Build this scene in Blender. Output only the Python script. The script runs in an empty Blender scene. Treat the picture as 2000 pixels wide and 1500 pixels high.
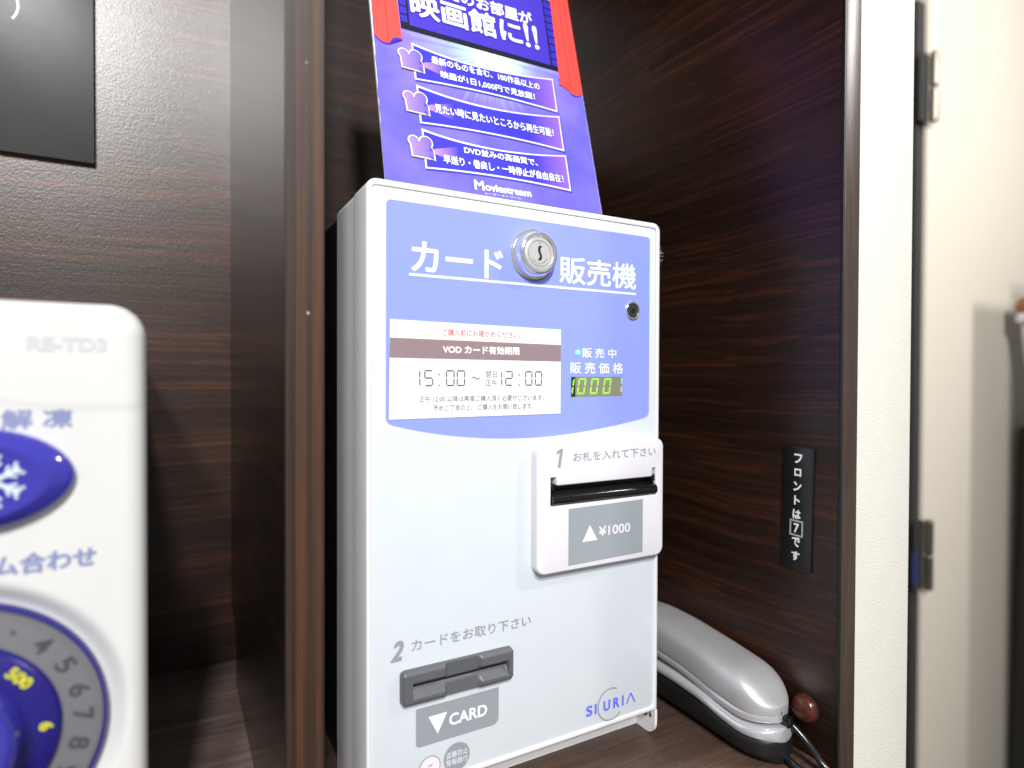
import bpy, bmesh, math, random
from mathutils import Matrix, Vector
random.seed(4)
D, S = bpy.data, bpy.context.scene
COL = S.collection
R = math.radians

# ------------------------------------------------------------------ camera
cam = D.cameras.new('camera')
co = D.objects.new('camera', cam)
COL.objects.link(co)
cam.sensor_width = 36.0
cam.lens = 1199.4579 / 2000 * 36.0
cam.clip_start = 0.01
cam.clip_end = 60
CR = Vector((0.87453973, -0.48493954, 0.00372823))
CU = Vector((0.00268789, 0.01253473, 0.99991782))
CF = Vector((0.48494642, 0.87445785, -0.01226558))
m = Matrix.Identity(4)
for i in range(3):
    m[i][0], m[i][1], m[i][2] = CR[i], CU[i], -CF[i]
m[0][3], m[1][3], m[2][3] = -0.0970, -0.3461, 0.2689
co.matrix_world = m
cam.dof.use_dof = True
cam.dof.focus_distance = 0.41
cam.dof.aperture_fstop = 21.6 / 5.9
S.camera = co

# ------------------------------------------------------------------ world, lamps, exposure
w = D.worlds.new("World")
S.world = w
w.use_nodes = True
bg = w.node_tree.nodes['Background']
bg.inputs[0].default_value = (0.97, 0.98, 1.0, 1)
bg.inputs[1].default_value = 0.33
S.view_settings.view_transform = 'Standard'
S.view_settings.look = 'None'
S.view_settings.exposure = 0.0
S.view_settings.gamma = 1.0


def lamp(name, loc, target, size, power, col):
    l = D.lights.new(name, 'AREA')
    l.shape = 'DISK'
    l.size = size
    l.energy = power
    l.color = col
    o = D.objects.new(name, l)
    COL.objects.link(o)
    o.location = loc
    o.rotation_euler = (Vector(target) - Vector(loc)).to_track_quat('-Z', 'Y').to_euler()
    return o


lamp('ceiling_lamp', (-0.34, -1.45, 1.46), (0.08, 0.05, 0.25), 0.13, 30, (1.0, 0.985, 0.97))
lamp('added_fill_lamp', (-0.78, -2.05, 1.55), (0.0, 0.0, 0.25), 0.20, 42, (1.0, 0.985, 0.97))  # extra fill with no known fixture, added to brighten the machine's left side
lamp('entrance_lamp', (1.25, -0.75, 1.25), (1.15, 0.3, 0.2), 0.14, 13.5, (1.0, 0.96, 0.90))


# ------------------------------------------------------------------ materials
def mat(name, col, rough=0.5, metal=0.0, emit=None, es=1.0, coat=0.0, spec=None, bump=None, ior=None):
    mt = D.materials.new(name)
    mt.use_nodes = True
    nt = mt.node_tree
    b = nt.nodes['Principled BSDF']
    b.inputs['Base Color'].default_value = (*col, 1)
    b.inputs['Roughness'].default_value = rough
    b.inputs['Metallic'].default_value = metal
    if coat:
        b.inputs['Coat Weight'].default_value = coat
        b.inputs['Coat Roughness'].default_value = 0.04
    if spec is not None:
        b.inputs['Specular IOR Level'].default_value = spec
    if emit:
        b.inputs['Emission Color'].default_value = (*emit, 1)
        b.inputs['Emission Strength'].default_value = es
    # faint procedural unevenness of colour and gloss on every surface
    tc = nt.nodes.new('ShaderNodeTexCoord')
    n = nt.nodes.new('ShaderNodeTexNoise')
    n.inputs['Scale'].default_value = 45
    n.inputs['Detail'].default_value = 5
    nt.links.new(tc.outputs['Object'], n.inputs['Vector'])
    mr = nt.nodes.new('ShaderNodeMapRange')
    mr.inputs['To Min'].default_value = max(0.0, rough * 0.93)
    mr.inputs['To Max'].default_value = min(1.0, rough * 1.07)
    nt.links.new(n.outputs['Fac'], mr.inputs['Value'])
    nt.links.new(mr.outputs[0], b.inputs['Roughness'])
    if not emit:
        mx = nt.nodes.new('ShaderNodeMix')
        mx.data_type = 'RGBA'
        mx.inputs['A'].default_value = (*[c * 0.965 for c in col], 1)
        mx.inputs['B'].default_value = (*[min(1, c * 1.03) for c in col], 1)
        nt.links.new(n.outputs['Fac'], mx.inputs['Factor'])
        nt.links.new(mx.outputs['Result'], b.inputs['Base Color'])
    if bump:
        n2 = nt.nodes.new('ShaderNodeTexNoise')
        n2.inputs['Scale'].default_value = bump[0]
        n2.inputs['Detail'].default_value = 4
        nt.links.new(tc.outputs['Object'], n2.inputs['Vector'])
        bp = nt.nodes.new('ShaderNodeBump')
        bp.inputs['Strength'].default_value = bump[1]
        bp.inputs['Distance'].default_value = bump[2]
        nt.links.new(n2.outputs['Fac'], bp.inputs['Height'])
        nt.links.new(bp.outputs[0], b.inputs['Normal'])
    return mt


def ramp(nt, stops):
    r = nt.nodes.new('ShaderNodeValToRGB')
    e = r.color_ramp.elements
    while len(e) > len(stops):
        e.remove(e[-1])
    while len(e) < len(stops):
        e.new(0.5)
    for k, (p, c) in enumerate(stops):
        e[k].position = p
        e[k].color = (*c, 1)
    return r


def wood(name, axis, dark, mid, streak, rough=0.36, bump=0.25, fine=150, scl=1.0, seed=0.0, spec=0.5, pebble=1500, run=2.0, wav=0.030):
    """dark printed wood laminate; axis = direction the grain runs along"""
    mt = D.materials.new(name)
    mt.use_nodes = True
    nt = mt.node_tree
    b = nt.nodes['Principled BSDF']
    b.inputs['Specular IOR Level'].default_value = spec
    tc = nt.nodes.new('ShaderNodeTexCoord')

    lw = nt.nodes.new('ShaderNodeTexNoise')
    lw.inputs['Scale'].default_value = 4.0
    lw.inputs['Detail'].default_value = 2
    nt.links.new(tc.outputs['Object'], lw.inputs['Vector'])
    ls = nt.nodes.new('ShaderNodeVectorMath')
    ls.operation = 'SCALE'
    ls.inputs['Scale'].default_value = wav
    nt.links.new(lw.outputs['Color'], ls.inputs[0])
    la = nt.nodes.new('ShaderNodeVectorMath')
    la.operation = 'ADD'
    nt.links.new(tc.outputs['Object'], la.inputs[0])
    nt.links.new(ls.outputs[0], la.inputs[1])

    def noise(along, across, detail, dist, off):
        mp = nt.nodes.new('ShaderNodeMapping')
        sc = [across] * 3
        sc['XYZ'.index(axis)] = along
        mp.inputs['Scale'].default_value = sc
        mp.inputs['Location'].default_value = (off + seed, off * 2 + seed, off * 3 - seed)
        nt.links.new(la.outputs[0], mp.inputs['Vector'])
        n = nt.nodes.new('ShaderNodeTexNoise')
        n.inputs['Scale'].default_value = 1.0
        n.inputs['Detail'].default_value = detail
        n.inputs['Roughness'].default_value = 0.62
        n.inputs['Distortion'].default_value = dist
        nt.links.new(mp.outputs[0], n.inputs['Vector'])
        return n
    n1 = noise(run * scl, fine * scl, 5, 0.9, 1.7)       # streaks
    n2 = noise(1.6 * scl, 22 * scl, 3, 0.6, 5.1)          # broad bands
    n3 = noise(14 * scl, fine * 3.2 * scl, 3, 0.2, 9.3)   # pores
    r1 = ramp(nt, [(0.32, dark), (0.54, mid), (0.63, streak), (0.70, mid)])
    nt.links.new(n1.outputs['Fac'], r1.inputs['Fac'])
    r2 = ramp(nt, [(0.36, (0.66, 0.66, 0.68)), (0.64, (1.2, 1.15, 1.1))])
    nt.links.new(n2.outputs['Fac'], r2.inputs['Fac'])
    m1 = nt.nodes.new('ShaderNodeMix')
    m1.data_type = 'RGBA'
    m1.blend_type = 'MULTIPLY'
    m1.inputs['Factor'].default_value = 1
    nt.links.new(r1.outputs[0], m1.inputs['A'])
    nt.links.new(r2.outputs[0], m1.inputs['B'])
    r3 = ramp(nt, [(0.38, (0.75, 0.75, 0.75)), (0.55, (1, 1, 1))])
    nt.links.new(n3.outputs['Fac'], r3.inputs['Fac'])
    m2 = nt.nodes.new('ShaderNodeMix')
    m2.data_type = 'RGBA'
    m2.blend_type = 'MULTIPLY'
    m2.inputs['Factor'].default_value = 0.8
    nt.links.new(m1.outputs['Result'], m2.inputs['A'])
    nt.links.new(r3.outputs[0], m2.inputs['B'])
    nt.links.new(m2.outputs['Result'], b.inputs['Base Color'])
    b.inputs['Roughness'].default_value = rough
    pb = nt.nodes.new('ShaderNodeTexNoise')
    pb.inputs['Scale'].default_value = pebble
    pb.inputs['Detail'].default_value = 2
    nt.links.new(tc.outputs['Object'], pb.inputs['Vector'])
    add = nt.nodes.new('ShaderNodeMath')
    add.operation = 'MULTIPLY_ADD'
    add.inputs[1].default_value = 0.5
    nt.links.new(n3.outputs['Fac'], add.inputs[0])
    nt.links.new(pb.outputs['Fac'], add.inputs[2])
    bp = nt.nodes.new('ShaderNodeBump')
    bp.inputs['Strength'].default_value = bump
    bp.inputs['Distance'].default_value = 0.0003
    nt.links.new(add.outputs[0], bp.inputs['Height'])
    nt.links.new(bp.outputs[0], b.inputs['Normal'])
    return mt


DK, MD, ST = (0.016, 0.0082, 0.0055), (0.027, 0.0122, 0.0075), (0.058, 0.0195, 0.0090)
M = dict(
    wood_x=wood('wood_back', 'X', (0.025, 0.0130, 0.0088), (0.039, 0.0185, 0.0115), (0.088, 0.031, 0.013), fine=210, rough=0.32, bump=0.42, seed=2.0, pebble=750, spec=0.58, run=1.3, wav=0.020),
    wood_y=wood('wood_side', 'Y', DK, MD, ST, fine=200, rough=0.32, bump=0.08, seed=7.0, spec=0.35),
    wood_div=wood('wood_divider_face', 'Y', (0.010, 0.008, 0.006), (0.015, 0.011, 0.008), (0.03, 0.016, 0.01), rough=0.24, bump=0.04, seed=4.0, spec=0.8),
    wood_z=wood('wood_edge', 'Z', (0.013, 0.0085, 0.006), (0.042, 0.0205, 0.012), (0.085, 0.034, 0.015), rough=0.42, bump=0.2, fine=300, seed=3.0, run=0.8, wav=0.004),
    wood_z2=wood('wood_edge_right', 'Z', (0.042, 0.026, 0.02), (0.058, 0.037, 0.028), (0.07, 0.042, 0.03), rough=0.34, bump=0.35, fine=240, seed=8.0),
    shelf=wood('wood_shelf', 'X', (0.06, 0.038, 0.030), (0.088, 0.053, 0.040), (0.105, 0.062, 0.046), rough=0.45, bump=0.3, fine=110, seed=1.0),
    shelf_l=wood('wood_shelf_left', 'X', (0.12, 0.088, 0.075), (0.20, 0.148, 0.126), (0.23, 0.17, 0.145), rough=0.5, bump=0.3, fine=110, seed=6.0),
    black=mat('black', (0.008, 0.008, 0.008), 0.45),
    blackgloss=mat('black_gloss', (0.006, 0.006, 0.0065), 0.12),
    case=mat('case_white', (0.86, 0.86, 0.885), 0.38),
    rim=mat('rim_white', (0.76, 0.76, 0.785), 0.25),
    panel=mat('panel_white', (0.69, 0.745, 0.80), 0.30, coat=0.0),
    blue=mat('print_blue', (0.27, 0.335, 0.96), 0.12, coat=0.3),
    pwhite=mat('print_white', (0.80, 0.86, 0.93), 0.2),
    pgrey=mat('print_grey', (0.29, 0.31, 0.34), 0.3),
    pgrey2=mat('print_grey_label', (0.30, 0.335, 0.365), 0.35),
    pblue=mat('print_logo_blue', (0.13, 0.17, 0.85), 0.3),
    chrome=mat('chrome', (0.85, 0.85, 0.86), 0.08, 0.85),
    steel=mat('brushed_steel', (0.70, 0.70, 0.70), 0.34, 0.55),
    hole=mat('hole_black', (0.002, 0.002, 0.002), 0.6),
    plate=mat('plate_white', (0.75, 0.735, 0.785), 0.3),
    slotgrey=mat('slot_grey', (0.10, 0.105, 0.115), 0.42, bump=(1800, 0.15, 0.0001)),
    paper=mat('paper', (0.80, 0.80, 0.79), 0.55),
    pink=mat('ink_red', (0.72, 0.10, 0.12), 0.6),
    band=mat('ink_band', (0.27, 0.19, 0.21), 0.5),
    ink=mat('ink_grey', (0.13, 0.11, 0.12), 0.6),
    ink2=mat('ink_light_grey', (0.17, 0.15, 0.16), 0.6),
    led=mat('led', (0.2, 0.9, 0.6), 0.3, emit=(0.18, 0.95, 0.72), es=0.85),
    seg=mat('led_segment', (0.1, 0.5, 0.02), 0.4, emit=(0.42, 1.0, 0.06), es=0.8),
    disp=mat('display_window', (0.24, 0.23, 0.17), 0.12),
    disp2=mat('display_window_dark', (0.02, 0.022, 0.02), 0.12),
    wall=None,
    mw=mat('microwave_white', (0.64, 0.64, 0.63), 0.22, coat=0.2),
    mwgrey=mat('dial_grey', (0.15, 0.15, 0.16), 0.45),
    mwblue=mat('dial_blue', (0.014, 0.010, 0.16), 0.3),
    mwblue2=mat('button_blue', (0.040, 0.036, 0.33), 0.10, coat=0.3),
    mwtext=mat('text_blue_grey', (0.20, 0.23, 0.42), 0.5),
    mwtext2=mat('text_pale', (0.50, 0.52, 0.55), 0.5),
    mwdark=mat('text_dark', (0.055, 0.062, 0.075), 0.5),
    yellow=mat('text_yellow', (0.62, 0.60, 0.03), 0.5),
    snow=mat('snow_pale', (0.62, 0.70, 0.80), 0.5),
    silver=mat('silver_paint', (0.62, 0.62, 0.635), 0.42, 0.55),
    silver2=mat('silver_trim', (0.72, 0.72, 0.75), 0.22, 0.55),
    cord=mat('cord_black', (0.012, 0.013, 0.015), 0.16),
    knob=mat('knob_brown', (0.075, 0.019, 0.011), 0.22, coat=0.15),
    sign=mat('sign_black', (0.012, 0.012, 0.012), 0.30),
    signgrey=mat('sign_charcoal', (0.030, 0.031, 0.031), 0.42),
    swhite=mat('sign_white', (0.85, 0.85, 0.85), 0.5),
    frame=mat('door_frame_black', (0.012, 0.012, 0.014), 0.5),
    frame2=mat('door_frame_grey', (0.03, 0.029, 0.03), 0.65),
    hinge=mat('hinge_metal', (0.16, 0.15, 0.13), 0.28, 0.9),
    tapeblue=mat('blue_tape', (0.018, 0.032, 0.14), 0.5),
    amber=mat('amber_wood', (0.22, 0.09, 0.02), 0.25, coat=0.5),
    red=mat('print_red', (0.92, 0.085, 0.07), 0.3),
    red2=mat('print_dark_red', (0.70, 0.05, 0.05), 0.3),
    pcream=mat('print_cream', (0.80, 0.70, 0.36), 0.3),
    pwh=mat('print_pure_white', (0.90, 0.90, 0.92), 0.3),
    pnavy=mat('print_navy', (0.045, 0.035, 0.50), 0.25),
    pdeep=mat('print_deep_blue', (0.065, 0.042, 0.54), 0.25),
    pblk=mat('print_black', (0.014, 0.012, 0.025), 0.25),
    pedge=mat('paper_edge', (0.85, 0.86, 0.95), 0.7),
    gold=mat('print_gold', (0.75, 0.55, 0.12), 0.3),
    stain=mat('stain_brown', (0.16, 0.08, 0.035), 0.7),
    bin=mat('dark_bin', (0.035, 0.035, 0.026), 0.6),
    shade_box=mat('shade_box_grey', (0.10, 0.10, 0.10), 0.5),
    floor=mat('floor_brown', (0.06, 0.045, 0.035), 0.5),
    lint=mat('lint', (0.36, 0.38, 0.39), 0.8),
)


def wall_mat(name, col, sx, sy, strength, dist, rough=0.6, stripe=0.0):
    mt = mat(name, col, rough)
    nt = mt.node_tree
    b = nt.nodes['Principled BSDF']
    tc = nt.nodes.new('ShaderNodeTexCoord')
    mp = nt.nodes.new('ShaderNodeMapping')
    mp.inputs['Scale'].default_value = (sx, sx, sy)
    mp.inputs['Rotation'].default_value = (0, R(12), 0)
    nt.links.new(tc.outputs['Object'], mp.inputs['Vector'])
    n = nt.nodes.new('ShaderNodeTexNoise')
    n.inputs['Scale'].default_value = 1
    n.inputs['Detail'].default_value = 5
    n.inputs['Distortion'].default_value = 1.2
    nt.links.new(mp.outputs[0], n.inputs['Vector'])
    h = n.outputs['Fac']
    if stripe:
        wv = nt.nodes.new('ShaderNodeTexWave')
        wv.bands_direction = 'X'
        wv.inputs['Scale'].default_value = stripe
        wv.inputs['Distortion'].default_value = 0.6
        nt.links.new(tc.outputs['Object'], wv.inputs['Vector'])
        ad = nt.nodes.new('ShaderNodeMath')
        ad.operation = 'ADD'
        nt.links.new(n.outputs['Fac'], ad.inputs[0])
        nt.links.new(wv.outputs['Fac'], ad.inputs[1])
        h = ad.outputs[0]
    bp = nt.nodes.new('ShaderNodeBump')
    bp.inputs['Strength'].default_value = strength
    bp.inputs['Distance'].default_value = dist
    nt.links.new(h, bp.inputs['Height'])
    nt.links.new(bp.outputs[0], b.inputs['Normal'])
    return mt


M['wall'] = wall_mat('wallpaper', (0.68, 0.665, 0.605), 330, 900, 0.55, 0.0006)
M['door'] = wall_mat('door_beige', (0.66, 0.61, 0.525), 60, 8, 0.3, 0.0008, stripe=42)


def poster_mat():
    """printed sheet: blue-violet ground with pale rays fanning from a bright centre"""
    mt = D.materials.new('poster_print')
    mt.use_nodes = True
    nt = mt.node_tree
    L = nt.links.new
    b = nt.nodes['Principled BSDF']
    b.inputs['Roughness'].default_value = 0.22
    tc = nt.nodes.new('ShaderNodeTexCoord')
    mp = nt.nodes.new('ShaderNodeMapping')
    mp.inputs['Location'].default_value = (-0.108, -0.128, 0)
    L(tc.outputs['Object'], mp.inputs['Vector'])
    sp = nt.nodes.new('ShaderNodeSeparateXYZ')
    L(mp.outputs[0], sp.inputs[0])

    def math_(op, a, bb=None):
        n = nt.nodes.new('ShaderNodeMath')
        n.operation = op
        for k, v in enumerate((a, bb)):
            if v is None:
                continue
            if isinstance(v, (int, float)):
                n.inputs[k].default_value = v
            else:
                L(v, n.inputs[k])
        return n.outputs[0]
    ang = math_('ARCTAN2', sp.outputs['Y'], sp.outputs['X'])
    n1 = nt.nodes.new('ShaderNodeTexNoise')
    n1.noise_dimensions = '1D'
    n1.inputs['Scale'].default_value = 9
    n1.inputs['Detail'].default_value = 6
    n1.inputs['Roughness'].default_value = 0.7
    L(ang, n1.inputs['W'])
    x2 = math_('POWER', math_('ABSOLUTE', math_('MULTIPLY', sp.outputs['X'], 0.8)), 2)
    y2 = math_('POWER', math_('ABSOLUTE', math_('MULTIPLY', sp.outputs['Y'], 1.15)), 2)
    rad = math_('SQRT', math_('ADD', x2, y2))
    rr = math_('ADD', math_('MULTIPLY', rad, 12), math_('MULTIPLY', math_('SUBTRACT', n1.outputs['Fac'], 0.5), -0.55))
    rp = ramp(nt, [(0.0, (0.95, 1.0, 1.0)), (0.16, (0.62, 0.86, 0.98)), (0.36, (0.36, 0.40, 0.95)), (0.62, (0.24, 0.19, 0.93)), (1.0, (0.17, 0.15, 0.88))])
    L(rr, rp.inputs['Fac'])
    n2 = nt.nodes.new('ShaderNodeTexNoise')
    n2.inputs['Scale'].default_value = 28
    n2.inputs['Detail'].default_value = 3
    L(tc.outputs['Object'], n2.inputs['Vector'])
    r2 = ramp(nt, [(0.35, (0.8, 0.8, 0.92)), (0.65, (1.15, 1.1, 1.05))])
    L(n2.outputs['Fac'], r2.inputs['Fac'])
    mx = nt.nodes.new('ShaderNodeMix')
    mx.data_type = 'RGBA'
    mx.blend_type = 'MULTIPLY'
    mx.inputs['Factor'].default_value = 1
    L(rp.outputs[0], mx.inputs['A'])
    L(r2.outputs[0], mx.inputs['B'])
    L(mx.outputs['Result'], b.inputs['Base Color'])
    return mt


def grad_mat(name, c0, c1, x0, x1, rough=0.25):
    """print whose ink runs from c0 to c1 across the sheet"""
    mt = D.materials.new(name)
    mt.use_nodes = True
    nt = mt.node_tree
    b = nt.nodes['Principled BSDF']
    b.inputs['Roughness'].default_value = rough
    tc = nt.nodes.new('ShaderNodeTexCoord')
    sp = nt.nodes.new('ShaderNodeSeparateXYZ')
    nt.links.new(tc.outputs['Object'], sp.inputs[0])
    mr = nt.nodes.new('ShaderNodeMapRange')
    mr.inputs['From Min'].default_value = x0
    mr.inputs['From Max'].default_value = x1
    nt.links.new(sp.outputs['X'], mr.inputs['Value'])
    rp = ramp(nt, [(0, c0), (1, c1)])
    nt.links.new(mr.outputs[0], rp.inputs['Fac'])
    nt.links.new(rp.outputs[0], b.inputs['Base Color'])
    return mt


M['poster'] = poster_mat()
M['bannerfill'] = grad_mat('banner_fill', (0.050, 0.045, 0.60), (0.36, 0.17, 0.80), 0.135, 0.168)
M['cone'] = grad_mat('banner_light_cone', (0.50, 0.28, 0.82), (0.08, 0.06, 0.62), 0.055, 0.073)
M['icon'] = grad_mat('icon_fill', (0.42, 0.27, 0.85), (0.16, 0.12, 0.72), 0.036, 0.056)


# ------------------------------------------------------------------ helpers
def link(name, me, parent=None, frame=None, smooth=None, label=None):
    o = D.objects.new(name, me)
    COL.objects.link(o)
    if smooth is not None:
        me.polygons.foreach_set('use_smooth', [True] * len(me.polygons))
        me.set_sharp_from_angle(angle=R(smooth))
    if frame is not None:
        o.matrix_basis = frame
    if parent is not None:
        o.parent = parent
        o.matrix_parent_inverse = root_mat(parent).inverted()
    if label:
        o['label'] = label
    return o


WM = {}


def root_mat(p):
    return WM.get(p.name, Matrix.Identity(4))


def thing(name, loc, label, cat, group=None):
    o = D.objects.new(name, None)
    COL.objects.link(o)
    o.location = loc
    o.empty_display_size = 0.02
    WM[o.name] = Matrix.Translation(loc)
    o['label'] = label
    o['category'] = cat
    if group:
        o['group'] = group
    return o


def reg(o, frame=None):
    WM[o.name] = frame.copy() if frame is not None else Matrix.Identity(4)
    return o


def fr(O, U, V):
    U, V, O = Vector(U).normalized(), Vector(V).normalized(), Vector(O)
    N = U.cross(V)
    mm = Matrix.Identity(4)
    for i in range(3):
        mm[i][0], mm[i][1], mm[i][2], mm[i][3] = U[i], V[i], N[i], O[i]
    return mm


def bm_obj(name, bm, mt, parent=None, frame=None, bevel=0, smooth=None, seg=2):
    if bevel:
        es = [e for e in bm.edges if e.is_manifold and e.calc_face_angle(0) > R(35)]
        bmesh.ops.bevel(bm, geom=es, offset=bevel, segments=seg, profile=0.5, affect='EDGES')
        smooth = smooth or 50
    bmesh.ops.recalc_face_normals(bm, faces=bm.faces)
    me = D.meshes.new(name)
    bm.to_mesh(me)
    bm.free()
    me.materials.append(mt)
    return link(name, me, parent, frame, smooth)


def box(name, x0, x1, y0, y1, z0, z1, mt, parent=None, frame=None, bevel=0, seg=2):
    bm = bmesh.new()
    bmesh.ops.create_cube(bm, size=1)
    for v in bm.verts:
        v.co = Vector((x0 + (v.co.x + .5) * (x1 - x0), y0 + (v.co.y + .5) * (y1 - y0), z0 + (v.co.z + .5) * (z1 - z0)))
    return bm_obj(name, bm, mt, parent, frame, bevel, None, seg)


def rrect(u0, u1, v0, v1, r, n=6, rs=None):
    """rounded rectangle outline, anticlockwise from lower left; rs = radii (ll, lr, ur, ul)"""
    rs = rs or (r, r, r, r)
    pts = []
    for (cx, cy, a, rad) in ((u0 + rs[0], v0 + rs[0], 180, rs[0]), (u1 - rs[1], v0 + rs[1], 270, rs[1]),
                             (u1 - rs[2], v1 - rs[2], 0, rs[2]), (u0 + rs[3], v1 - rs[3], 90, rs[3])):
        if rad <= 0:
            pts.append((cx, cy))
            continue
        for k in range(n + 1):
            t = R(a + 90 * k / n)
            pts.append((cx + rad * math.cos(t), cy + rad * math.sin(t)))
    return pts


def prism(name, pts, h0, h1, mt, parent=None, frame=None, holes=(), bevel=0, smooth=40, seg=2):
    """outline (u,v) extruded from height h0 to h1 along the frame's normal, with holes"""
    bm = bmesh.new()
    loops = []
    for L_ in [pts] + list(holes):
        vs = [bm.verts.new((p[0], p[1], h1)) for p in L_]
        es = [bm.edges.new((vs[i], vs[(i + 1) % len(vs)])) for i in range(len(vs))]
        loops.append((vs, es))
    if holes:
        bmesh.ops.triangle_fill(bm, use_beauty=True, use_dissolve=False, edges=[e for l in loops for e in l[1]], normal=(0, 0, 1))
    else:
        bm.faces.new(loops[0][0])
    top = list(bm.faces)
    ret = bmesh.ops.extrude_face_region(bm, geom=top)
    for v in [g for g in ret['geom'] if isinstance(g, bmesh.types.BMVert)]:
        v.co.z = h0
    bm.faces.ensure_lookup_table()
    have = [f for f in bm.faces if all(abs(v.co.z - h1) < 1e-9 for v in f.verts)]
    if not have:
        loops2 = None
    bmesh.ops.recalc_face_normals(bm, faces=bm.faces)
    if bevel:
        es = [e for e in bm.edges if e.is_manifold and e.calc_face_angle(0) > R(60) and all(abs(v.co.z - h1) < 1e-7 for v in e.verts)]
        bmesh.ops.bevel(bm, geom=es, offset=bevel, segments=seg, profile=0.5, affect='EDGES')
    return bm_obj(name, bm, mt, parent, frame, 0, smooth)


def flat(name, polys, mt, parent, frame, lift):
    """flat print: outlines (u,v) as one sheet"""
    bm = bmesh.new()
    for k, p in enumerate(polys):
        f = bm.faces.new([bm.verts.new((q[0], q[1], lift)) for q in p])
    bmesh.ops.triangulate(bm, faces=bm.faces)
    for f in bm.faces:
        f.normal_update()
        if f.normal.z < 0:
            f.normal_flip()
    me = D.meshes.new(name)
    bm.to_mesh(me)
    bm.free()
    me.materials.append(mt)
    return link(name, me, parent, frame)


def circle(cx, cy, r, n=40, ry=None):
    ry = ry or r
    return [(cx + r * math.cos(2 * math.pi * k / n), cy + ry * math.sin(2 * math.pi * k / n)) for k in range(n)]


def ringpoly(cx, cy, r0, r1, a0, a1, n=40):
    out = [(cx + r1 * math.cos(R(a0 + (a1 - a0) * k / n)), cy + r1 * math.sin(R(a0 + (a1 - a0) * k / n))) for k in range(n + 1)]
    inn = [(cx + r0 * math.cos(R(a1 + (a0 - a1) * k / n)), cy + r0 * math.sin(R(a1 + (a0 - a1) * k / n))) for k in range(n + 1)]
    return out + inn


def line(u0, v0, u1, v1, wd):
    d = Vector((u1 - u0, v1 - v0)).normalized() * (wd / 2)
    return [(u0 - d.y * -1, v0 - d.x), (u1 + d.y, v1 - d.x), (u1 - d.y, v1 + d.x), (u0 - d.y, v0 + d.x)]


def text(s, u0, u1, v0, v1, mt, parent, frame, lift=0.00015, bold=0.0, shear=0.0, name='lettering', rot=0.0, piv=None, res=4):
    """printed lettering fitted to the box (u0..u1, v0..v1)"""
    cu = D.curves.new('t', 'FONT')
    cu.body = s
    cu.size = 1
    cu.resolution_u = res
    cu.fill_mode = 'FRONT'
    cu.shear = shear
    to = D.objects.new('t', cu)
    COL.objects.link(to)
    bpy.context.view_layer.update()
    dg = bpy.context.evaluated_depsgraph_get()
    me0 = D.meshes.new_from_object(to.evaluated_get(dg))
    D.objects.remove(to)
    vs = [v.co.copy() for v in me0.vertices]
    fs = [tuple(p.vertices) for p in me0.polygons]
    D.meshes.remove(me0)
    ax, bx = min(v.x for v in vs), max(v.x for v in vs)
    ay, by = min(v.y for v in vs), max(v.y for v in vs)
    b = bold
    sx, sy = (u1 - u0 - 2 * b) / (bx - ax), (v1 - v0 - 2 * b) / (by - ay)
    offs = [(0, 0)]
    if b:
        offs += [(b * math.cos(t * math.pi / 4), b * math.sin(t * math.pi / 4)) for t in range(8)]
    V, F = [], []
    for k, (ox, oy) in enumerate(offs):
        base = len(V)
        for v in vs:
            V.append([u0 + b + (v.x - ax) * sx + ox, v0 + b + (v.y - ay) * sy + oy, lift + k * 4e-6])
        F += [tuple(i + base for i in f) for f in fs]
    if rot:
        cx, cy = piv or ((u0 + u1) / 2, (v0 + v1) / 2)
        c, s_ = math.cos(rot), math.sin(rot)
        for p in V:
            dx, dy = p[0] - cx, p[1] - cy
            p[0], p[1] = cx + dx * c - dy * s_, cy + dx * s_ + dy * c
    me = D.meshes.new(name)
    me.from_pydata(V, [], F)
    me.materials.append(mt)
    return link(name, me, parent, frame)


SEGS = {'0': 'abcdef', '1': 'bc', '2': 'abged', '5': 'afgcd'}


def seg_digit(ch, u, v, wd, h, t, sh=0.0, gap=0.12):
    """seven-segment strokes of one digit"""
    out = []
    g = t * gap
    hz = lambda y, lo: [(u + g + t * lo, y), (u + wd - g - t * lo, y), (u + wd - g - t * (1 - lo), y + t), (u + g + t * (1 - lo), y + t)]
    m_ = v + h / 2
    for s in SEGS[ch]:
        if s == 'a':
            p = [(u + g + t, v + h - t), (u + wd - g - t, v + h - t), (u + wd - g, v + h), (u + g, v + h)]
        if s == 'd':
            p = [(u + g, v), (u + wd - g, v), (u + wd - g - t, v + t), (u + g + t, v + t)]
        if s == 'g':
            p = [(u + t * .6, m_), (u + t * 1.2, m_ - t / 2), (u + wd - t * 1.2, m_ - t / 2), (u + wd - t * .6, m_), (u + wd - t * 1.2, m_ + t / 2), (u + t * 1.2, m_ + t / 2)]
        if s == 'f':
            p = [(u, m_ + t * .25), (u + t, m_ + t * .75), (u + t, v + h - t - g), (u, v + h - g)]
        if s == 'e':
            p = [(u, v + g), (u + t, v + t + g), (u + t, m_ - t * .75), (u, m_ - t * .25)]
        if s == 'b':
            p = [(u + wd - t, m_ + t * .75), (u + wd, m_ + t * .25), (u + wd, v + h - g), (u + wd - t, v + h - t - g)]
        if s == 'c':
            p = [(u + wd - t, v + t + g), (u + wd, v + g), (u + wd, m_ - t * .25), (u + wd - t, m_ - t * .75)]
        out.append([(a + sh * (b - v), b) for a, b in p])
    return out


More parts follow.
